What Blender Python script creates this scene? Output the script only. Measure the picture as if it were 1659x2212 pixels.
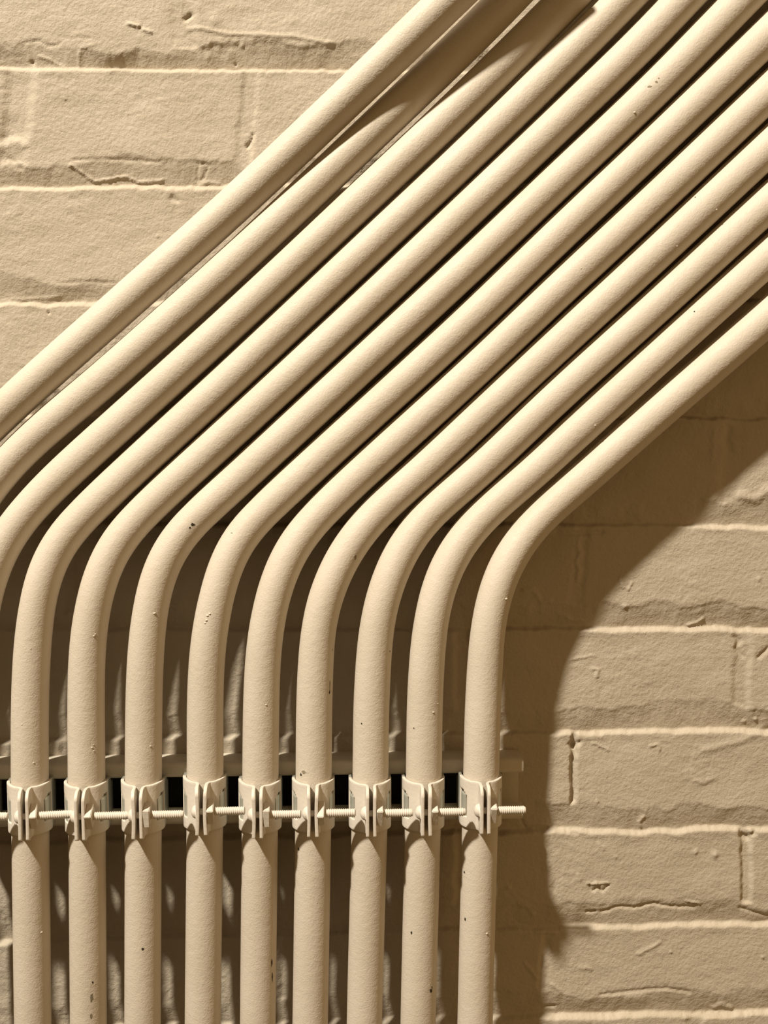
import bpy, bmesh, math, random
import numpy as np
from mathutils import Vector, Matrix

# ------------------------------------------------------------------ clean
for o in list(bpy.data.objects):
    bpy.data.objects.remove(o, do_unlink=True)
scene = bpy.context.scene
COL = scene.collection
random.seed(7)

# ------------------------------------------------------------------ camera
W, H, F = 1659.0, 2212.0, 2400.0
DIST, CZ = 0.72, 1.50
PITCH, YAW = math.radians(5.0), math.radians(2.5)
cam_data = bpy.data.cameras.new('camera')
cam_data.sensor_fit = 'HORIZONTAL'
cam_data.sensor_width = 36.0
cam_data.lens = F / W * 36.0
cam_data.clip_start = 0.01
cam = bpy.data.objects.new('camera', cam_data)
COL.objects.link(cam)
cam.location = (0, -DIST, CZ)
cam.rotation_euler = (math.radians(90) - PITCH, 0, -YAW)
scene.camera = cam
RC = (Matrix.Rotation(-YAW, 3, 'Z') @ Matrix.Rotation(math.radians(90) - PITCH, 3, 'X'))
RN = np.array(RC)

def at(px, py, out=0.0):
    """point of the photograph -> place in the room, 'out' metres in front of the wall"""
    d = RC @ Vector(((px - W / 2) / F, -(py - H / 2) / F, -1.0))
    t = (DIST - out) / d.y
    return Vector((d.x * t, -DIST + d.y * t, CZ + d.z * t))

def pix(P):
    q = (P - np.array([0, -DIST, CZ])) @ RN
    return W / 2 + F * q[..., 0] / -q[..., 2], H / 2 - F * q[..., 1] / -q[..., 2]

# ------------------------------------------------------------------ light
world = bpy.data.worlds.new('room_light')
scene.world = world
world.use_nodes = True
bg = world.node_tree.nodes['Background']
bg.inputs[0].default_value = (1.0, 0.63, 0.28, 1)
bg.inputs[1].default_value = 0.19
# the room: pale ceiling, dimmer floor
wt = world.node_tree
wtc = wt.nodes.new('ShaderNodeTexCoord')
wsx = wt.nodes.new('ShaderNodeSeparateXYZ')
wmr = wt.nodes.new('ShaderNodeMapRange')
wt.links.new(wtc.outputs['Generated'], wsx.inputs[0])
wt.links.new(wsx.outputs['Z'], wmr.inputs['Value'])
wmr.inputs['From Min'].default_value = -0.5
wmr.inputs['From Max'].default_value = 0.8
wmr.inputs['To Min'].default_value = 0.12
wmr.inputs['To Max'].default_value = 0.30
wt.links.new(wmr.outputs['Result'], bg.inputs[1])

lamp = bpy.data.lights.new('ceiling_bulb', 'POINT')
lamp.energy = 790.0
lamp.color = (1.0, 0.92, 0.79)
lamp.shadow_soft_size = 0.08
lo = bpy.data.objects.new('ceiling_bulb', lamp)
COL.objects.link(lo)
# towards the lamp from the bare brick at lower right: left, up, out
ldir = Vector((-1.06, -1.0, 1.82)).normalized()
lo.location = Vector((0.187, 0, 1.349)) + ldir * 3.3

# added warm fill well off to the right, no source seen there
fill = bpy.data.lights.new('side_fill', 'AREA')
fill.energy = 9.0
fill.color = (1.0, 0.62, 0.24)
fill.shape = 'DISK'
fill.size = 1.4
fo = bpy.data.objects.new('side_fill', fill)
COL.objects.link(fo)
fo.location = (2.3, -1.7, 0.9)
fo.rotation_euler = (Vector((0.15, 0, 1.4)) - Vector(fo.location)).to_track_quat('-Z', 'Y').to_euler()

vs = scene.view_settings
vs.view_transform = 'Standard'
vs.look = 'None'
vs.exposure = 0.0
vs.gamma = 1.0
vs.use_curve_mapping = False

# ------------------------------------------------------------------ materials
def paint(name, col, rough, grains, mottle=0.06, metallic=0.0, spec=0.25):
    """painted surface: faint mottling plus orange-peel grain"""
    m = bpy.data.materials.new(name)
    m.use_nodes = True
    nt = m.node_tree
    b = nt.nodes['Principled BSDF']
    b.inputs['Roughness'].default_value = rough
    b.inputs['Metallic'].default_value = metallic
    b.inputs['Specular IOR Level'].default_value = spec
    tc = nt.nodes.new('ShaderNodeTexCoord')
    n = nt.nodes.new('ShaderNodeTexNoise')
    n.inputs['Scale'].default_value = 28
    n.inputs['Detail'].default_value = 6
    nt.links.new(tc.outputs['Object'], n.inputs['Vector'])
    r = nt.nodes.new('ShaderNodeValToRGB')
    r.color_ramp.elements[0].position = 0.3
    r.color_ramp.elements[1].position = 0.7
    r.color_ramp.elements[0].color = (*[c * (1 - mottle) for c in (col[0], col[1] * 0.995, col[2] * 0.97)], 1)
    r.color_ramp.elements[1].color = (*[min(1, c * (1 + mottle * .4)) for c in col], 1)
    nt.links.new(n.outputs['Fac'], r.inputs['Fac'])
    nt.links.new(r.outputs['Color'], b.inputs['Base Color'])
    prev = None
    for sc, dist in grains:
        g = nt.nodes.new('ShaderNodeTexNoise')
        g.inputs['Scale'].default_value = sc
        g.inputs['Detail'].default_value = 3
        nt.links.new(tc.outputs['Object'], g.inputs['Vector'])
        bp = nt.nodes.new('ShaderNodeBump')
        bp.inputs['Strength'].default_value = 1.0
        bp.inputs['Distance'].default_value = dist
        nt.links.new(g.outputs['Fac'], bp.inputs['Height'])
        if prev:
            nt.links.new(prev.outputs['Normal'], bp.inputs['Normal'])
        prev = bp
    if prev:
        nt.links.new(prev.outputs['Normal'], b.inputs['Normal'])
    return m

M_wall = paint('painted_brick', (0.47, 0.405, 0.315), 0.62, [(420, 0.00045), (1100, 0.0002)], 0.05)
M_pipe = paint('cream_conduit_paint', (0.565, 0.50, 0.41), 0.5, [(260, 0.00024), (1100, 0.0002)], 0.05)
M_clamp = paint('cream_clamp_paint', (0.62, 0.565, 0.485), 0.42, [(500, 0.00015)], 0.10)
M_rail = paint('cream_channel_paint', (0.60, 0.54, 0.435), 0.45, [(400, 0.0002)], 0.15)
M_zinc = paint('bare_zinc', (0.62, 0.62, 0.54), 0.35, [(600, 0.0001)], 0.25, metallic=0.55)
M_dark = paint('dark_channel_inside', (0.035, 0.032, 0.022), 0.7, [(500, 0.0003)], 0.5)  # much darker tone for the channel's inner faces, except the right end
M_chip = paint('bare_spot', (0.045, 0.035, 0.02), 0.7, [(500, 0.0003)], 0.3)
M_grey = paint('worn_grey_spot', (0.26, 0.22, 0.15), 0.7, [(500, 0.0003)], 0.3)

# ------------------------------------------------------------------ helpers
def mesh_obj(name, verts, faces, mats, parent=None, smooth=True, mi=None):
    me = bpy.data.meshes.new(name)
    me.from_pydata([tuple(v) for v in verts], [], faces)
    for m in mats:
        me.materials.append(m)
    if mi is not None:
        me.polygons.foreach_set('material_index', mi)
    me.polygons.foreach_set('use_smooth', [smooth] * len(me.polygons))
    me.update()
    o = bpy.data.objects.new(name, me)
    COL.objects.link(o)
    if parent:
        o.parent = parent
    return o

def bm_obj(name, bm, mats, parent=None, smooth=True):
    bmesh.ops.recalc_face_normals(bm, faces=bm.faces)
    me = bpy.data.meshes.new(name)
    bm.to_mesh(me)
    bm.free()
    for m in mats:
        me.materials.append(m)
    me.polygons.foreach_set('use_smooth', [smooth] * len(me.polygons))
    o = bpy.data.objects.new(name, me)
    COL.objects.link(o)
    if parent:
        o.parent = parent
    return o

def tag(o, label, cat, group=None):
    o['label'] = label
    o['category'] = cat
    if group:
        o['group'] = group

# ------------------------------------------------------------------ noise
def vnoise(x, y, seed):
    rs = np.random.RandomState(seed)
    T = rs.rand(256, 256)
    xi, yi = np.floor(x).astype(int), np.floor(y).astype(int)
    fx, fy = x - xi, y - yi
    fx, fy = fx**3 * (fx * (fx * 6 - 15) + 10), fy**3 * (fy * (fy * 6 - 15) + 10)
    a = T[yi % 256, xi % 256]; b = T[yi % 256, (xi + 1) % 256]
    c = T[(yi + 1) % 256, xi % 256]; d = T[(yi + 1) % 256, (xi + 1) % 256]
    return (a + (b - a) * fx) * (1 - fy) + (c + (d - c) * fx) * fy - 0.5

def fbm(x, y, seed, octs=4, gain=0.5):
    r = 0; amp = 1
    for k in range(octs):
        r = r + amp * vnoise(x * 2**k + 17 * k, y * 2**k + 31 * k, seed + k)
        amp *= gain
    return r

def sstep(a, b, x):
    t = np.clip((x - a) / (b - a), 0, 1)
    return t * t * (3 - 2 * t)

# ------------------------------------------------------------------ wall
def axis(lo, hi, flo, fhi, fine, coarse):
    a = list(np.arange(lo, flo, coarse)) + list(np.arange(flo, fhi, fine)) + list(np.arange(fhi, hi + coarse, coarse))
    return np.array(a)

GX = axis(-0.85, 0.95, -0.245, 0.305, 0.0009, 0.006)
GZ = axis(0.55, 2.35, 1.065, 1.79, 0.0009, 0.006)

# each mortar course: lower lip of the joint at three x stations, band height
COURSES = [(-620, -615, -618, 50), (-360, -365, -362, 50), (-108, -110, -112, 50), (143, 150, 152, 50), (402, 396, 398, 48), (652, 650, 648, 46), (892, 896, 900, 42),
           (1128, 1130, 1133, 46), (1358, 1356, 1357, 46), (1596, 1582, 1576, 46), (1815, 1798, 1788, 46),
           (2032, 2010, 1992, 44), (2225, 2202, 2184, 46), (2420, 2400, 2380, 46), (2620, 2600, 2580, 46)]
# upright joints: between course i and i+1: x at top, x at bottom, width, depth
UPRIGHTS = {
    2: [(380, 405, 60, 1.0), (1330, 1330, 40, 1.5)],
    3: [(50, 18, 70, 1.6), (545, 520, 40, 0.35), (1100, 1100, 40, 1.5), (-420, -420, 40, 1.5)],
    4: [(395, 370, 50, 0.3), (-180, -180, 40, 1.5), (960, 960, 40, 1.5), (1500, 1500, 40, 1.5)],
    5: [(660, 660, 40, 1.5), (1200, 1200, 40, 1.5)],
    6: [(1592, 1568, 55, 0.6), (1000, 1000, 40, 1.5), (450, 450, 40, 1.5)],
    7: [(1262, 1238, 34, 0.5), (700, 700, 40, 1.5), (150, 150, 40, 1.5), (1830, 1830, 40, 1.5)],
    8: [(1606, 1598, 40, 1.0), (1000, 1000, 40, 1.5), (450, 450, 40, 1.5)],
    9: [(1242, 1238, 15, 2.6), (700, 700, 40, 1.5), (150, 150, 40, 1.5), (1790, 1790, 30, 1.5)],
    10: [(1610, 1616, 26, 2.2), (1000, 1000, 40, 1.5), (450, 450, 40, 1.5)],
    11: [(1184, 1168, 26, 0.7), (620, 620, 40, 1.5), (1790, 1790, 30, 1.5)],
    12: [(1500, 1500, 40, 1.5), (900, 900, 40, 1.5), (300, 300, 40, 1.5)],
}
# cracks / ridges of thick paint: points, half width px, height mm
RIDGES = [
    ([(85, 121), (108, 128), (120, 136), (140, 146)], 3.0, 1.1),
    ([(60, 90), (85, 88), (98, 97), (112, 99), (130, 93)], 2.6, -0.9),
    ([(130, 80), (195, 82)], 2.0, -0.5),
    ([(168, 148), (170, 120), (176, 102), (200, 97)], 3.0, 0.7),
    ([(278, 52), (300, 56)], 3.5, 1.8),
    ([(310, 65), (326, 70)], 3.5, 1.6),
    ([(400, 40), (412, 32)], 5.0, -2.2),
    ([(410, 62), (440, 62), (480, 72), (560, 76), (640, 80), (720, 95)], 4.0, 1.1),
    ([(405, 78), (425, 105), (470, 110), (505, 98)], 10.0, -0.5),
    ([(150, 357), (165, 365), (200, 390), (235, 385), (268, 380), (300, 392), (350, 388)], 2.6, 1.4),
    ([(160, 346), (225, 343), (300, 347), (345, 350)], 3.0, -0.8),
    ([(428, 352), (450, 356), (438, 384), (424, 390), (428, 352)], 2.4, -0.9),
    ([(548, 290), (540, 306), (534, 318)], 3.0, -2.2),
    ([(20, 265), (30, 285), (10, 300)], 16.0, -1.6),
    ([(0, 318), (25, 306), (50, 312)], 12.0, 1.6),
    ([(0, 352), (20, 345), (40, 362)], 7.0, -1.3),
    ([(372, 426), (382, 432)], 5, -1.3),
    ([(430, 400), (450, 392), (470, 396)], 4, 1.0),
    ([(130, 611), (190, 608), (250, 612)], 3, -0.6),
    ([(0, 650), (60, 646), (125, 640)], 3.5, 0.8),
    # right of the pipes
    ([(1205, 1150), (1250, 1153), (1300, 1150)], 5, -1.4),
    ([(1252, 1160), (1246, 1180), (1254, 1196), (1244, 1215), (1252, 1232), (1246, 1252)], 5, 1.3),
    ([(1130, 1275), (1150, 1272), (1168, 1300), (1190, 1296)], 4, 1.0),
    ([(1225, 1333), (1240, 1342), (1262, 1341)], 2.6, 0.9),
    ([(1340, 1250), (1346, 1268), (1358, 1274), (1364, 1258)], 2.2, 0.9),
    ([(1487, 1352), (1506, 1347), (1520, 1338)], 1.8, 1.6),
    ([(1278, 1445), (1292, 1446), (1288, 1462)], 3.0, 1.1),
    ([(1095, 1445), (1138, 1446), (1142, 1454)], 2.2, -0.8),
    ([(1232, 1424), (1285, 1416)], 2.0, 0.7),
    ([(1585, 1375), (1600, 1384), (1590, 1400), (1605, 1420)], 5.0, -1.3),
    ([(1640, 1420), (1659, 1400)], 4.0, -1.5),
    ([(1520, 1620), (1600, 1600), (1659, 1570)], 7.0, 0.8),
    ([(1280, 1605), (1300, 1612), (1315, 1620)], 2.5, 1.0),
    ([(1405, 1612), (1420, 1608), (1425, 1620)], 3.0, 1.0),
    ([(1232, 1608), (1240, 1616), (1250, 1606)], 5.0, -2.6),
    ([(1500, 1685), (1520, 1690), (1545, 1680)], 5.0, 0.7),
    ([(1127, 1772), (1135, 1792), (1180, 1790), (1225, 1796), (1245, 1800)], 3.0, -1.3),
    ([(1390, 1765), (1380, 1776), (1384, 1788)], 3.5, 1.2),
    ([(1605, 1806), (1615, 1812), (1630, 1800)], 5.0, -2.2),
    ([(1272, 1912), (1280, 1924), (1290, 1916), (1300, 1926), (1312, 1912)], 3.0, -1.6),
    ([(1270, 1908), (1290, 1909), (1312, 1906)], 2.2, 1.3),
    ([(1294, 1822), (1302, 1832)], 3.0, 0.8),
    ([(1248, 1888), (1252, 1900)], 4.5, 0.9),
    ([(1268, 1972), (1285, 1970)], 2.5, -1.8),
    ([(1300, 1970), (1340, 1958), (1370, 1962), (1410, 1952), (1450, 1958), (1500, 1962)], 3.5, -1.4),
    ([(1484, 1945), (1510, 1952)], 3.0, 1.2),
    ([(1600, 1962), (1625, 1972), (1659, 1980)], 3.0, -1.2),
    ([(1120, 2005), (1160, 2010), (1200, 2016)], 4.0, 1.1),
    ([(1132, 2078), (1150, 2100), (1160, 2112)], 3.0, 1.0),
    ([(1180, 2036), (1176, 2060), (1168, 2088)], 6.0, -1.2),
    ([(1380, 2060), (1410, 2046), (1425, 2036)], 4.0, 0.8),
    ([(1255, 2090), (1275, 2093)], 5.0, 0.8),
    ([(1300, 2150), (1360, 2142), (1440, 2136), (1490, 2144)], 4.0, -1.1),
    ([(1190, 2125), (1210, 2140)], 4.0, 0.8),
    ([(1545, 2180), (1560, 2172), (1580, 2182)], 5.0, 1.4),
    ([(1170, 2180), (1200, 2176)], 3.0, -1.5),
    ([(1575, 930), (1570, 950), (1578, 975)], 8.0, -1.2),
    ([(1545, 925), (1540, 990)], 6.0, 0.7),
    ([(1600, 1070), (1630, 1080), (1659, 1060)], 10.0, 1.3),
]
BUMPS = [(1545, 1846, 9, 1.4), (1503, 1840, 6, 1.0), (1330, 1850, 5, .7), (68, 132, 6, -1.8), (523, 98, 5, 1.2), (508, 136, 4, -1.6), (140, 214, 4, .8),
         (105, 676, 4, -1.6), (465, 45, 14, .8), (1350, 1310, 6, .8), (1290, 1730, 4, .8), (1638, 1250, 7, .8), (1648, 2068, 4, 1.1), (1450, 2057, 3, 1.0),
         (1150, 1974, 6, 1.0), (1098, 1916, 6, .9), (1288, 1906, 4, 1.2), (1610, 1560, 5, 1.2), (1634, 1555, 4, 1.5), (340, 510, 4, .7), (275, 245, 3, .8)]

def seg_dist(px, py, pts):
    best = np.full(px.shape, 1e9)
    for (x0, y0), (x1, y1) in zip(pts[:-1], pts[1:]):
        dx, dy = x1 - x0, y1 - y0
        L = dx * dx + dy * dy + 1e-6
        t = np.clip(((px - x0) * dx + (py - y0) * dy) / L, 0, 1)
        best = np.minimum(best, (px - x0 - t * dx)**2 + (py - y0 - t * dy)**2)
    return np.sqrt(best)

def build_wall():
    X, Z = np.meshgrid(GX, GZ)
    P = np.stack([X, np.zeros_like(X), Z], -1)
    px, py = pix(P)
    wx = px + 9 * fbm(px / 60, py / 60, 3, 3)
    rag = 12 * fbm(px / 110, py / 300, 11, 3) + 6 * fbm(px / 24, py / 60, 21, 3, .6)
    h = np.zeros_like(px)
    lines = []
    for a, b, c, band in COURSES:
        y = np.where(px < 800, a + (b - a) * px / 800, b + (c - b) * (px - 800) / 860)
        lines.append(y)
    rs = np.random.RandomState(5)
    # brick faces
    for i in range(len(COURSES) - 1):
        top, bot = lines[i], lines[i + 1]
        ups = sorted(UPRIGHTS.get(i, [(300, 300, 40, 1.5), (900, 900, 40, 1.5), (1500, 1500, 40, 1.5)]))
        t = np.clip((py - top) / (bot - top), 0, 1)
        inside = (py >= top) & (py < bot)
        xs = [-1e5] + [u[0] for u in ups] + [1e5]
        off = np.zeros_like(px)
        for k in range(len(xs) - 1):
            xo = (xs[k] if k else -300)
            s = (px >= xs[k]) & (px < xs[k + 1])
            off = np.where(s, rs.uniform(-.35, .35) + rs.uniform(-.5, .5) * (t - .5) + rs.uniform(-.6, .6) * np.clip((px - xo) / 600 - .5, -1, 1), off)
        for (xa, xb, w, dep) in ups:
            xc = xa + (xb - xa) * t + 5 * fbm(py / 25, px * 0 + xa, 40 + i, 3)
            d = np.abs(px - xc)
            g = 1 - sstep(w * .22, w * .6, d)
            off = off * (1 - g) - dep * g
        h = np.where(inside, off, h)
    # bed joints: the mortar leans back towards its foot, the brick below stands out as a ledge
    for (a, b, c, band), y in zip(COURSES, lines):
        yy = py - y - rag * 0.6
        bnd = band * (1 + 0.5 * fbm(px / 130, py * 0 + a, 61, 3) + 0.22 * fbm(px / 30, py / 60 + a, 65, 3, .6))
        t = yy / bnd + 1
        dep = np.interp(t, [-.14, .0, .25, .95, 1.0], [0, -.3, -1.1, -3.7, -3.8])
        dep = dep * (0.86 + 0.6 * fbm(px / 140, py * 0 + 3.3 * a, 71, 3))
        msk = sstep(-.14, .06, t) * (1 - sstep(0, 8.5, yy))
        crown = 0.35 * np.exp(-((yy - 11) / 8)**2) * (1 + 1.2 * fbm(px / 40, py * 0 + a, 81, 3))
        h = h * (1 - msk) + np.where(yy > 0, -3.8 * (0.86 + 0.6 * fbm(px / 140, py * 0 + 3.3 * a, 71, 3)), dep) * msk + crown * 0.7
    # waviness of the brick faces and thick paint
    h += 0.75 * fbm(px / 130, py / 80, 100, 5) + 0.16 * fbm(wx / 26, py / 15, 120, 3, .5) + 0.10 * fbm(px / 9, py / 9, 140, 2)
    patch = sstep(0.1, 0.45, fbm(px / 150, py / 110, 180, 2))
    h += patch * 0.35 * fbm(px / 14, py / 12, 150, 3, .6)
    view = (px > -60) & (px < 1720) & (py > -60) & (py < 2270)
    for pts, w, a in RIDGES:
        x0 = min(p[0] for p in pts) - 30; x1 = max(p[0] for p in pts) + 30
        y0 = min(p[1] for p in pts) - 30; y1 = max(p[1] for p in pts) + 30
        idx = np.nonzero(view & (px > x0) & (px < x1) & (py > y0) & (py < y1))
        qx, qy = px[idx], py[idx]
        jx = qx + 3.0 * fbm(qx / 9, qy / 9, 200, 2); jy = qy + 3.0 * fbm(qx / 9, qy / 9, 210, 2)
        d = seg_dist(jx, jy, pts)
        h[idx] += 0.75 * a * np.exp(-(d / max(w, 2.4))**2)
    for x, y, r, a in BUMPS:
        h += a * 0.9 * np.exp(-((px - x)**2 + (py - y)**2) / (r * r * .6))
    V = np.stack([X, -h * 0.001, Z], -1).reshape(-1, 3)
    ny, nx = X.shape
    ii = (np.arange(ny - 1)[:, None] * nx + np.arange(nx - 1)[None, :]).reshape(-1)
    Fq = np.stack([ii, ii + 1, ii + nx + 1, ii + nx], -1)
    # back and sides so the wall has thickness
    me = bpy.data.meshes.new('wall_back')
    c0, c1, c2, c3 = 0, nx - 1, ny * nx - 1, (ny - 1) * nx
    base = len(V)
    T = 0.11
    ring = list(range(0, nx)) + [r * nx + nx - 1 for r in range(1, ny)] + list(range(ny * nx - 2, (ny - 1) * nx - 1, -1)) + [r * nx for r in range(ny - 2, 0, -1)]
    RV = V[ring].copy(); RV[:, 1] = T
    V2 = np.concatenate([V, RV])
    n = len(ring)
    sides = np.array([[ring[k], base + k, base + (k + 1) % n, ring[(k + 1) % n]] for k in range(n)])
    quads = np.concatenate([Fq, sides])
    nl = len(quads) * 4
    me.vertices.add(len(V2)); me.vertices.foreach_set('co', V2.reshape(-1))
    me.loops.add(nl + n)
    loops = np.concatenate([quads.reshape(-1), (base + np.arange(n))[::1]])
    me.loops.foreach_set('vertex_index', loops.astype(np.int32))
    me.polygons.add(len(quads) + 1)
    starts = np.concatenate([np.arange(len(quads)) * 4, [nl]])
    me.polygons.foreach_set('loop_start', starts.astype(np.int32))
    me.update(calc_edges=True)
    sm = np.ones(len(quads) + 1, dtype=bool); sm[len(Fq):] = False
    me.polygons.foreach_set('use_smooth', sm)
    me.materials.append(M_wall)
    o = bpy.data.objects.new('wall_back', me)
    COL.objects.link(o)
    o['kind'] = 'structure'
    return o

build_wall()

# ------------------------------------------------------------------ strut channel
RAIL_OUT = 0.021
def build_channel():
    # section in (out, up) millimetres, outer walk then inner walk
    t = 1.9
    hh = 20.5
    def corner(cx, cy, r, a0, a1, n=5):
        return [(cx + r * math.cos(math.radians(a0 + (a1 - a0) * k / n)), cy + r * math.sin(math.radians(a0 + (a1 - a0) * k / n))) for k in range(n + 1)]
    r = 3.6
    outer = [(0.2, hh)] + corner(21 - r, hh - r, r, 90, 0) + corner(21 - 2.0, 11 + 2.0, 2.0, 0, -90, 4) + [(13.5, 11)]
    inner = [(13.5, 11 + t)] + [(21 - t - .1, 11 + t)] + corner(21 - r, hh - r, r - t, 0, 90, 4) + [(0.2 + t, hh - t)]
    half = outer + inner
    prof = half + [(x, -y) for x, y in reversed(half)]
    n = len(prof)
    k_in0 = len(outer)
    c = at(1130, 1711, RAIL_OUT)
    xr = c.x
    zc = at(700, 1712, RAIL_OUT).z
    xl = -0.62
    # end is slightly tilted like the hung rail; stations along x
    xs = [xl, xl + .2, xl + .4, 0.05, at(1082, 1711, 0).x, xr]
    V = []; Fc = []; mi = []
    for x in xs:
        zoff = 0.0
        for (a, b) in prof:
            V.append((x, -a * .001, zc + b * .001 + zoff))
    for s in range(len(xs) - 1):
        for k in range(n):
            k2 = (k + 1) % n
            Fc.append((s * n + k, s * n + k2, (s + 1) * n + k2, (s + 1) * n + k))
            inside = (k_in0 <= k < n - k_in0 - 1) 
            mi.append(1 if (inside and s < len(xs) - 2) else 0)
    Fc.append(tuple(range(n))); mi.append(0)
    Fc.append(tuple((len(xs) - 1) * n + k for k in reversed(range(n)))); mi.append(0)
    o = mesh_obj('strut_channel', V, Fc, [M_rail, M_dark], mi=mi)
    md = o.modifiers.new('edge', 'EDGE_SPLIT'); md.split_angle = math.radians(50)
    tag(o, 'horizontal painted metal channel rail on the brick wall behind the clamped conduits', 'rail')
    return zc
RAIL_Z = build_channel()

# ------------------------------------------------------------------ conduits
R = 0.01145
AX = 0.0327      # axis of the conduits, metres out from the wall
# centre line points (px, py) of the photograph; third value lifts the run off the wall (mm)
CONDUITS = {
 'A': [(-330, 2500), (-320, 1700), (-316, 1500), (-300, 1330), (-240, 1160), (-140, 1040), (0, 897), (250, 672), (500, 449, 1), (760, 203, 9), (971, 0, 21), (1180, -205, 30)],
 'B': [(-200, 2500), (-190, 1700), (-186, 1500), (-172, 1380), (-130, 1240), (0, 1021), (250, 798), (500, 574), (800, 289, 0), (1000, 97, 2), (1092, 4, 4), (1290, -210, 8)],
 'C': [(-52, 2500), (-56, 2212), (-60, 1650), (-59, 1506), (-52, 1390), (-30, 1262), (10, 1165), (80, 1080), (250, 922), (500, 695), (800, 414), (1000, 224), (1225, 0), (1420, -205)],
 '1': [(75, 2500), (71, 2212), (64.5, 1650), (65, 1506), (71, 1380), (90, 1253), (127, 1169), (210, 1084), (500, 815), (800, 532), (1000, 344), (1200, 149), (1347, 0), (1550, -215)],
 '2': [(192, 2500), (191, 2212), (187, 1650), (186, 1506), (189.5, 1380), (213, 1253), (251, 1169), (333, 1084), (500, 930), (800, 652), (1000, 462), (1200, 272), (1400, 79), (1474, 0), (1680, -215)],
 '3': [(306, 2500), (308, 2212), (310, 1650), (311, 1506), (316.5, 1380), (336.5, 1253), (374.5, 1169), (460, 1084), (500, 1048), (800, 770), (1000, 585), (1200, 395), (1400, 206), (1602, 0), (1810, -215)],
 '4': [(436, 2500), (438, 2212), (443.5, 1650), (443, 1506), (450, 1380), (476, 1253), (508, 1169), (590, 1084), (750, 936), (1005, 702), (1200, 513), (1400, 324), (1659, 76), (1900, -160)],
 '5': [(555, 2500), (557, 2212), (563, 1650), (564.5, 1506), (571, 1380), (598, 1253), (638, 1169), (715, 1084), (1000, 822), (1200, 632), (1400, 446), (1659, 200), (1900, -30)],
 '6': [(665, 2500), (670, 2212), (678, 1650), (678, 1551), (681.5, 1442), (689.5, 1334), (727, 1225), (794, 1125), (900, 1029), (1000, 934), (1200, 747), (1400, 562), (1659, 319), (1900, 95)],
 '7': [(782, 2500), (787, 2212), (801, 1650), (801, 1551), (806, 1442), (815, 1334), (848.5, 1225), (904, 1131), (1021, 1028), (1200, 857), (1400, 677), (1659, 439), (1900, 220)],
 '8': [(898, 2500), (903, 2212), (916, 1650), (916.5, 1551), (921, 1442), (931, 1334), (961.5, 1225), (1024, 1131), (1144, 1026), (1200, 973), (1400, 789), (1659, 555), (1900, 340)],
 '9': [(1020, 2500), (1026, 2212), (1040, 1650), (1042, 1551), (1047.5, 1442), (1055.5, 1334), (1088, 1225), (1151, 1131), (1240, 1052), (1400, 909), (1659, 684), (1900, 470)],
}
LABELS = {
 'A': 'topmost sloping cream conduit, its upper side against bare brick at upper left',
 'B': 'sloping cream conduit just below the topmost one, lying in its shadow near the top',
 'C': 'cream conduit bending down at the left edge, left of every conduit with a visible clamp',
 '1': 'cream conduit with the leftmost upright run and leftmost whole clamp',
 '2': 'cream conduit through the second clamp from the left, grey chip near its bottom',
 '3': 'cream conduit through the third clamp from the left, dark chips on its bend',
 '4': 'cream conduit through the fourth clamp from the left, flaked paint partway up its upright run',
 '5': 'cream conduit through the middle clamp, dark scratches down its lower right side',
 '6': 'cream conduit through the fourth clamp from the right, scraped above its clamp',
 '7': 'cream conduit through the third clamp from the right, clean lower run',
 '8': 'cream conduit beside the rightmost one, two black specks on its lower run',
 '9': 'rightmost and lowest cream conduit, casting its shadow onto the bare brick',
}
# marks on the paint: conduit -> (px, py, rx, ry, grey?)
CHIPS = {
 '2': [(198, 2155, 3.5, 9, 1), (200, 2122, 1.6, 2.5, 0), (197, 2195, 2.5, 6, 1)],
 '3': [(308, 2050, 3, 3, 0), (417, 1133, 4, 3.2, 0), (410, 1140, 2, 2, 0), (1403, 187, 5, 2.2, 1), (1418, 177, 2.8, 2, 1), (1423, 169, 2, 1.6, 1)],
 '4': [(500, 1151, 2.5, 1, 1)],
 '5': [(587, 2080, 2, 8, 0), (588, 2110, 2, 12, 0)],
 '6': [(645, 1834, 3, 3, 0), (656, 1668, 6, 3.5, 1), (650, 1673, 3, 3, 0), (713, 1480, 2, 12, 1), (712, 1495, 2, 5, 0), (1502, 426, 1.5, 1.5, 0), (768, 1204, 2.5, 6, 1), (719, 1404, 1.6, 3, 1)],
 '7': [(781, 1563, 2, 1.8, 0), (843, 1407, 1.5, 2, 0)],
 '8': [(889, 2015, 2.2, 3.6, 0), (931, 2140, 3.6, 5, 0), (933, 2133, 1.5, 4, 0), (894, 1573, 1.6, 2, 0), (1500, 673, 1.8, 1.8, 0)],
 '9': [(1003, 1884, 2.6, 3, 0), (1005, 1986, 2.2, 4, 0)],
}
DRIPS = {
 '1': [(90, 2014, 2.4), (47, 1565, 1.6), (73, 1648, 1.8), (66, 1401, 1.5), (1178, 218, 2)],
 '2': [(203, 1374, 2), (206, 1370, 1.8), (199, 1615, 2), (203, 1622, 1.8), (202, 1609, 1.6)],
 '3': [(334, 1325, 2.5), (325, 1612, 2), (1371, 243, 2.4)],
 '4': [(448, 1330, 2.6), (453, 1326, 2.4), (446, 1340, 2.4), (443, 1346, 2)],
 '5': [(1255, 580, 1.6), (575, 1523, 2)],
 '6': [(1463, 532, 1.8), (1548, 453, 2)],
 '7': [(908, 1651, 0.1)],
 '8': [(936, 1539, 2.2), (946, 1520, 1.5), (1286, 919, 2)],
 '9': [(1094, 1294, 2.6), (1052, 2017, 2.4)],
}

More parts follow.
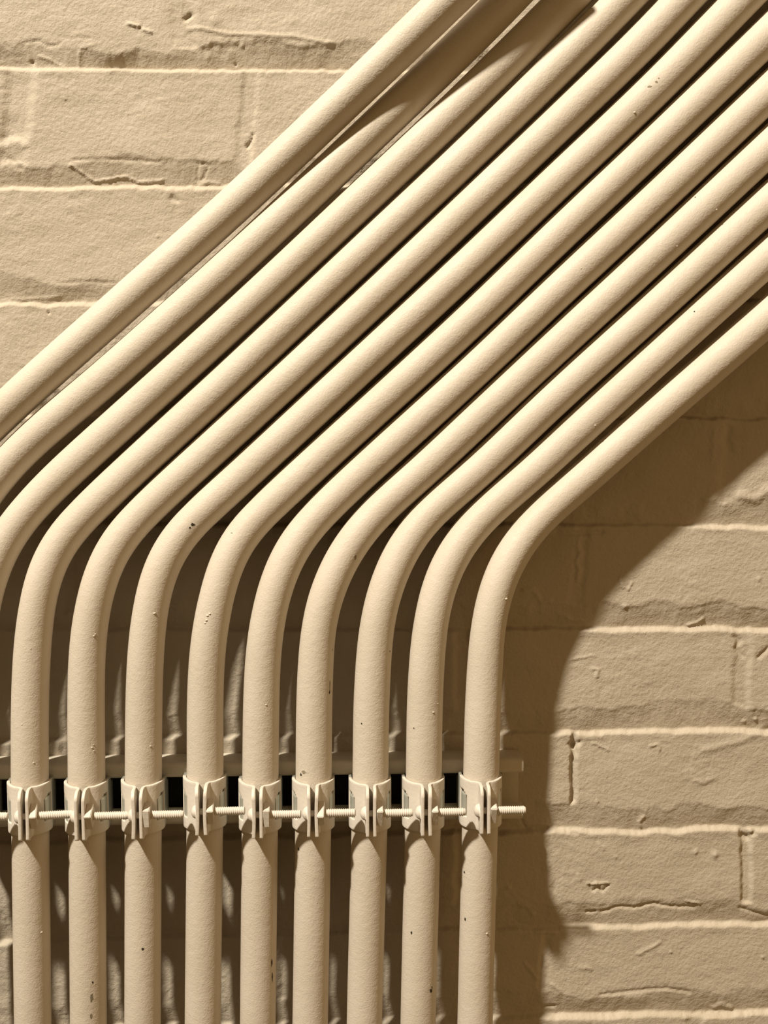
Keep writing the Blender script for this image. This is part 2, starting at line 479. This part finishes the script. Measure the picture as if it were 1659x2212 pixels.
def catmull(P, seg):
    out = []
    n = len(P)
    for i in range(n - 1):
        p0 = P[max(i - 1, 0)]; p1 = P[i]; p2 = P[i + 1]; p3 = P[min(i + 2, n - 1)]
        if i == 0: p0 = p1 * 2 - p2
        if i == n - 2: p3 = p2 * 2 - p1
        d1 = max((p1 - p0).length, 1e-6)**.5; d2 = max((p2 - p1).length, 1e-6)**.5; d3 = max((p3 - p2).length, 1e-6)**.5
        m1 = (p1 - p0) / d1 - (p2 - p0) / (d1 + d2) + (p2 - p1) / d2
        m2 = (p2 - p1) / d2 - (p3 - p1) / (d2 + d3) + (p3 - p2) / d3
        m1 *= d2; m2 *= d2
        k = max(2, int((p2 - p1).length / seg))
        for j in range(k):
            t = j / k
            t2, t3 = t * t, t * t * t
            out.append(p1 * (2*t3 - 3*t2 + 1) + m1 * (t3 - 2*t2 + t) + p2 * (-2*t3 + 3*t2) + m2 * (t3 - t2))
    out.append(P[-1].copy())
    return out

def smooth_path(pts, seg, sigma):
    c = catmull(pts, seg * .5)
    A = np.array([tuple(p) for p in c])
    d = np.concatenate([[0], np.cumsum(np.linalg.norm(np.diff(A, axis=0), axis=1))])
    n = int(d[-1] / seg)
    s = np.linspace(0, d[-1], n + 1)
    B = np.stack([np.interp(s, d, A[:, k]) for k in range(3)], 1)
    kn = int(3 * sigma / seg)
    w = np.exp(-0.5 * (np.arange(-kn, kn + 1) * seg / sigma)**2); w /= w.sum()
    ext = np.concatenate([B[0] + (B[0] - B[1]) * np.arange(kn, 0, -1)[:, None], B, B[-1] + (B[-1] - B[-2]) * np.arange(1, kn + 1)[:, None]])
    return np.stack([np.convolve(ext[:, k], w, 'valid') for k in range(3)], 1)

def path_of(key):
    pts = []
    for p in CONDUITS[key]:
        lift = p[2] * .001 if len(p) > 2 else 0
        back = -0.009 * float(sstep(1330, 1010, p[1]))     # the sloping run lies closer to the wall
        pts.append(at(p[0], p[1], AX + lift + back))
    return smooth_path(pts, 0.004, 0.016)

PATHS = {}
def conduit(key):
    C = path_of(key)
    PATHS[key] = C
    n, m = len(C), 56
    T = np.gradient(C, axis=0); T /= np.linalg.norm(T, axis=1)[:, None]
    out = np.array([0, -1.0, 0])
    K = np.linalg.norm(np.gradient(T, axis=0), axis=1) / 0.004
    K = np.convolve(np.pad(K, 6, 'edge'), np.ones(13) / 13, 'valid')
    oval = 1 - 0.055 * np.clip(K / 6.0, 0, 1)      # bending squeezes the tube a little
    V = []; Fc = []
    for i in range(n):
        nn = out - T[i] * out.dot(T[i]); nn /= np.linalg.norm(nn)
        bb = np.cross(T[i], nn)
        for k in range(m):
            a = 2 * math.pi * k / m
            V.append(C[i] + R * (math.cos(a) * nn + oval[i] * math.sin(a) * bb))
    for i in range(n - 1):
        for k in range(m):
            k2 = (k + 1) % m
            Fc.append((i*m + k, i*m + k2, (i+1)*m + k2, (i+1)*m + k))
    # open pipe ends: inner wall for a short way
    for e, i in ((0, 0), (1, n - 1)):
        base = len(V)
        d = T[i] * (0.02 if e == 0 else -0.02)
        nn = out - T[i] * out.dot(T[i]); nn /= np.linalg.norm(nn); bb = np.cross(T[i], nn)
        for sh in (np.zeros(3), d):
            for k in range(m):
                a = 2 * math.pi * k / m
                V.append(C[i] + sh + (R - .0013) * (math.cos(a) * nn + math.sin(a) * bb))
        for k in range(m):
            k2 = (k + 1) % m
            Fc.append((i*m + k, i*m + k2, base + k2, base + k))
            Fc.append((base + k, base + k2, base + m + k2, base + m + k))
    mi = [0] * len(Fc)
    # chips and drips sit on the paint skin
    camp = np.array([0, -DIST, CZ])
    def on_skin(px, py):
        d = np.array(at(px, py, 0.0)) - camp; d /= np.linalg.norm(d)
        # nearest axis point to ray
        best = None
        for i in range(n):
            w = C[i] - camp
            q = w - d * w.dot(d)
            L = np.linalg.norm(q)
            if best is None or L < best[0]: best = (L, i)
        i = best[1]
        w = camp - C[i]; t = T[i]
        a = d - t * d.dot(t); b = w - t * w.dot(t)
        A_, B_, C_ = a.dot(a), 2 * a.dot(b), b.dot(b) - R * R
        disc = B_*B_ - 4*A_*C_
        disc = max(disc, 0)
        s = (-B_ - math.sqrt(disc)) / (2 * A_)
        p = camp + d * s
        r = p - C[i]; r -= t * r.dot(t); r /= np.linalg.norm(r)
        return p, r, i
    rr = random.Random(hash(key) % 1000 if key.isdigit() else 5)
    rr = random.Random(ord(key[0]))
    for (px, py, rx, ry, g) in CHIPS.get(key, []):
        p, r, i = on_skin(px, py)
        up = np.array([0, 0, 1.0]); up -= r * up.dot(r); up /= np.linalg.norm(up)
        side = np.cross(r, up)
        base = len(V); k_n = 14
        def put(ax_, ay_, lift):
            q = p + side * ax_ + up * ay_
            w = q - C[i]; w -= T[i] * w.dot(T[i])
            w0 = w / np.linalg.norm(w); sb = np.cross(T[i], w0)[1]
            q = q - w + w0 * (R * (1 - (1 - oval[i]) * sb * sb) + lift)
            V.append(q)
        put(0, 0, .00012)
        for k in range(k_n):
            a = 2*math.pi*k/k_n; j = rr.uniform(.65, 1.25)
            put(math.cos(a)*rx*j/3450, math.sin(a)*ry*j/3450, .00010)
        for k in range(k_n):
            Fc.append((base, base+1+k, base+1+(k+1) % k_n)); mi.append(2 if g else 1)
    for (px, py, rad) in DRIPS.get(key, []):
        if rad < 1: continue
        p, r, i = on_skin(px, py)
        up = np.array([0, 0, 1.0]); up -= r * up.dot(r); up /= np.linalg.norm(up)
        side = np.cross(r, up); rad_m = rad / 3450
        base = len(V); rings = 4; kk = 10
        V.append(p + r * rad_m * .8)
        for q in range(1, rings + 1):
            th = q / rings * math.pi / 2
            for k in range(kk):
                a = 2*math.pi*k/kk
                V.append(p + r * (rad_m*.8*math.cos(th) - .0001) + (side*math.cos(a)*1.3 + up*math.sin(a)) * rad_m*math.sin(th))
        for k in range(kk):
            Fc.append((base, base+1+k, base+1+(k+1) % kk)); mi.append(0)
        for q in range(rings - 1):
            for k in range(kk):
                k2 = (k+1) % kk
                Fc.append((base+1+q*kk+k, base+1+(q+1)*kk+k, base+1+(q+1)*kk+k2, base+1+q*kk+k2)); mi.append(0)
    o = mesh_obj('conduit_pipe', V, Fc, [M_pipe, M_chip, M_grey], mi=mi)
    tag(o, LABELS[key], 'pipe', 'painted conduits running side by side up the wall')
    return o

for key in CONDUITS:
    conduit(key)

# ------------------------------------------------------------------ clamps
def strap_path(s):
    """plan of one half strap: (x, out) in mm, with the station angle for the window"""
    r = 12.5
    pts = []
    for y in (-17.5, -13, -8, -4):
        pts.append((r, y, 200))
    n = 22
    a0, a1 = 90, 19
    for k in range(n + 1):
        a = a0 + (a1 - a0) * k / n
        pts.append((r * math.sin(math.radians(a)), r * math.cos(math.radians(a)), a))
    xe, ye, _ = pts[-1]
    xf = 2.2
    for k in range(1, 6):      # soft knee into the flange
        t = k / 5
        b0 = (xe, ye); b1 = (xe - 1.55, ye + .55); b2 = (xf, ye + 3.6)
        pts.append(((1-t)**2*b0[0] + 2*t*(1-t)*b1[0] + t*t*b2[0], (1-t)**2*b0[1] + 2*t*(1-t)*b1[1] + t*t*b2[1], 15))
    y0 = pts[-1][1]
    yend = 24.5
    for k in range(1, 7):
        pts.append((xf, y0 + (yend - y0) * k / 6, 10))
    return [(s * x, y, a) for x, y, a in pts]

def half_strap(s, parent, rr):
    P = strap_path(s)
    NV = 22
    hh = 15.4
    grid = {}
    V = []; Fc = []
    spread = rr.uniform(-.3, .6)
    for i, (x, y, a) in enumerate(P):
        if a == 200:
            h = hh if y > -12.4 and y > -9 else 10.4
            ht = hb = h
        else:
            ht = hb = hh
            if a == 10:           # flange: corners cut back
                f = max(0, (y - 19.5) / 5.0)
                ht = hh - 4.2 * f * f
                hb = hh - 1.8 * f * f
            elif 35 < a <= 90:
                ht = hh + .6 * math.sin(math.radians((a - 35) / 55 * 90))
        for j in range(NV + 1):
            v = -hb + (ht + hb) * j / NV
            bow = 0
            if a <= 15: bow = s * (spread * (v / hh)**2)
            V.append(((x + bow) * .001, -y * .001, v * .001))
    n1 = NV + 1; MI = []
    for i in range(len(P) - 1):
        am = (P[i][2] + P[i+1][2]) / 2
        for j in range(NV):
            vm = -hh + 2 * hh * (j + .5) / NV
            lim = 8.2 - max(0, (62 - am)) * .22
            if 47 < am < 84 and -8.6 < vm < lim:
                continue
            Fc.append((i*n1 + j, i*n1 + j+1, (i+1)*n1 + j+1, (i+1)*n1 + j))
            MI.append(1 if am > 120 else 0)
    o = mesh_obj('strap_half', V, Fc, [M_clamp, M_zinc], parent, mi=MI)
    bm = bmesh.new(); bm.from_mesh(o.data)
    loose = [v for v in bm.verts if not v.link_faces]
    bmesh.ops.delete(bm, geom=loose, context='VERTS')
    bmesh.ops.recalc_face_normals(bm, faces=bm.faces)
    bm.to_mesh(o.data); bm.free()
    md = o.modifiers.new('sheet', 'SOLIDIFY'); md.thickness = .0020; md.offset = 0
    bv = o.modifiers.new('round', 'BEVEL'); bv.width = .00035; bv.segments = 2; bv.limit_method = 'ANGLE'; bv.angle_limit = math.radians(50)
    # pressed side tab behind the window
    V = []; Fc = []
    na, nv = 10, 8
    for i in range(na + 1):
        a = 54 + (88 - 54) * i / na
        rad = 12.15 + .55 * math.sin(math.pi * i / na)
        for j in range(nv + 1):
            v = -9.4 + (16.2) * j / nv
            V.append((s * rad * math.sin(math.radians(a)) * .001, -rad * math.cos(math.radians(a)) * .001, v * .001))
    for i in range(na):
        for j in range(nv):
            Fc.append((i*(nv+1)+j, i*(nv+1)+j+1, (i+1)*(nv+1)+j+1, (i+1)*(nv+1)+j))
    tb = mesh_obj('side_tab', V, Fc, [M_zinc], o)
    md = tb.modifiers.new('sheet', 'SOLIDIFY'); md.thickness = .0006; md.offset = 0
    tb['label'] = 'half bare zinc tab showing in the slot'
    return o

BOLT_OUT = 18.6
BOLT_Z = -0.9
def bolt(parent, length, rr):
    prof = []      # (x mm, radius mm) head at left
    x0 = -3.1
    hr, hl = 4.3, 3.5
    for k in range(9):
        a = math.pi / 2 * k / 8
        prof.append((x0 - hl * math.cos(a), hr * math.sin(a)))
    prof.append((x0, hr)); prof.append((x0, 2.0))
    prof.append((2.5, 2.0))
    p = 1.32
    x = 2.6
    while x < length - 1.4:
        prof += [(x, 2.12), (x + p * .30, 2.62), (x + p * .55, 2.62), (x + p * .9, 2.12)]
        x += p
    prof += [(length - .6, 2.3), (length, 1.7), (length, 0.0)]
    m = 24
    V = []; Fc = []
    for (x, r) in prof:
        for k in range(m):
            a = 2*math.pi*k/m
            V.append((x*.001, (-BOLT_OUT + r*math.cos(a))*.001, (BOLT_Z + r*math.sin(a))*.001))
    for i in range(len(prof) - 1):
        for k in range(m):
            k2 = (k+1) % m
            Fc.append((i*m+k, i*m+k2, (i+1)*m+k2, (i+1)*m+k))
    o = mesh_obj('bolt', V, Fc, [M_clamp], parent)
    return o

def nut(parent, ang, rr):
    bm = bmesh.new()
    w = .0112; t = .0040
    bmesh.ops.create_cube(bm, size=1)
    bmesh.ops.scale(bm, vec=(t, w, w), verts=bm.verts)
    bmesh.ops.bevel(bm, geom=bm.edges[:], offset=.0004, segments=2, affect='EDGES')
    bmesh.ops.rotate(bm, cent=(0, 0, 0), matrix=Matrix.Rotation(math.radians(ang), 3, 'X'), verts=bm.verts)
    bmesh.ops.rotate(bm, cent=(0, 0, 0), matrix=Matrix.Rotation(math.radians(rr.uniform(-3, 3)), 3, 'Z'), verts=bm.verts)
    bmesh.ops.translate(bm, vec=(.0052, -BOLT_OUT*.001, BOLT_Z*.001), verts=bm.verts)
    o = bm_obj('square_nut', bm, [M_clamp], parent, smooth=False)
    return o

# conduit, bolt height px, turn (deg), nut angle, bolt length
CL = [('C', 1765, 0, 30, 27.5), ('1', 1764, 6, 33, 28.5), ('2', 1764, 2, 30, 28.5), ('3', 1761, 1, 8, 27.5), ('4', 1753, 1, 28, 26.5), ('5', 1760, 0, 10, 26.5),
      ('6', 1757, 0, 43, 26.5), ('7', 1757, 0, 20, 26), ('8', 1755, 0, 24, 25), ('9', 1751, 0, 20, 25.8)]
CLAB = ['strut clamp at the left edge, only the tip of its bolt showing',
        'leftmost whole strut clamp, its flanges seen from the right',
        'second whole strut clamp from the left, beside the leftmost one',
        'third whole strut clamp from the left, narrow upright nut face',
        'fourth whole strut clamp from the left, set a little higher than its neighbours',
        'middle strut clamp, four clamps on either side of it',
        'fourth strut clamp from the right, scraped conduit just above it',
        'third strut clamp from the right, gap between flanges seen straight on',
        'strut clamp second from the right, beside the one with a free bolt end',
        'rightmost strut clamp, its threaded bolt end free against the brick wall']
for ci, (key, by, turn, na, bl) in enumerate(CL):
    rr = random.Random(100 + ci)
    C = PATHS[key]
    # axis point at the right height
    # bolt sits BOLT_OUT in front of the axis; find z so that it projects on 'by'
    zb = at(700, by, AX + BOLT_OUT*.001).z if False else None
    xa = np.interp(RAIL_Z - .004, C[::1, 2] if C[0, 2] < C[-1, 2] else C[::-1, 2], C[::1, 0] if C[0, 2] < C[-1, 2] else C[::-1, 0])
    lo_, hi_ = RAIL_Z - .03, RAIL_Z + .03
    for _ in range(30):
        mid = (lo_ + hi_) / 2
        _, yy = pix(np.array([xa, -(AX + BOLT_OUT*.001), mid]))
        if yy > by: lo_ = mid
        else: hi_ = mid
    z = mid - BOLT_Z*.001
    e = bpy.data.objects.new('strut_clamp', None)
    e.empty_display_size = .01
    COL.objects.link(e)
    e.location = (xa, -AX, z)
    e.rotation_euler = (0, 0, math.radians(turn))
    tag(e, CLAB[ci], 'clamp', 'clamps holding the conduits to the channel rail')
    half_strap(-1, e, rr)
    half_strap(1, e, rr)
    bolt(e, bl, rr)
    nut(e, na, rr)
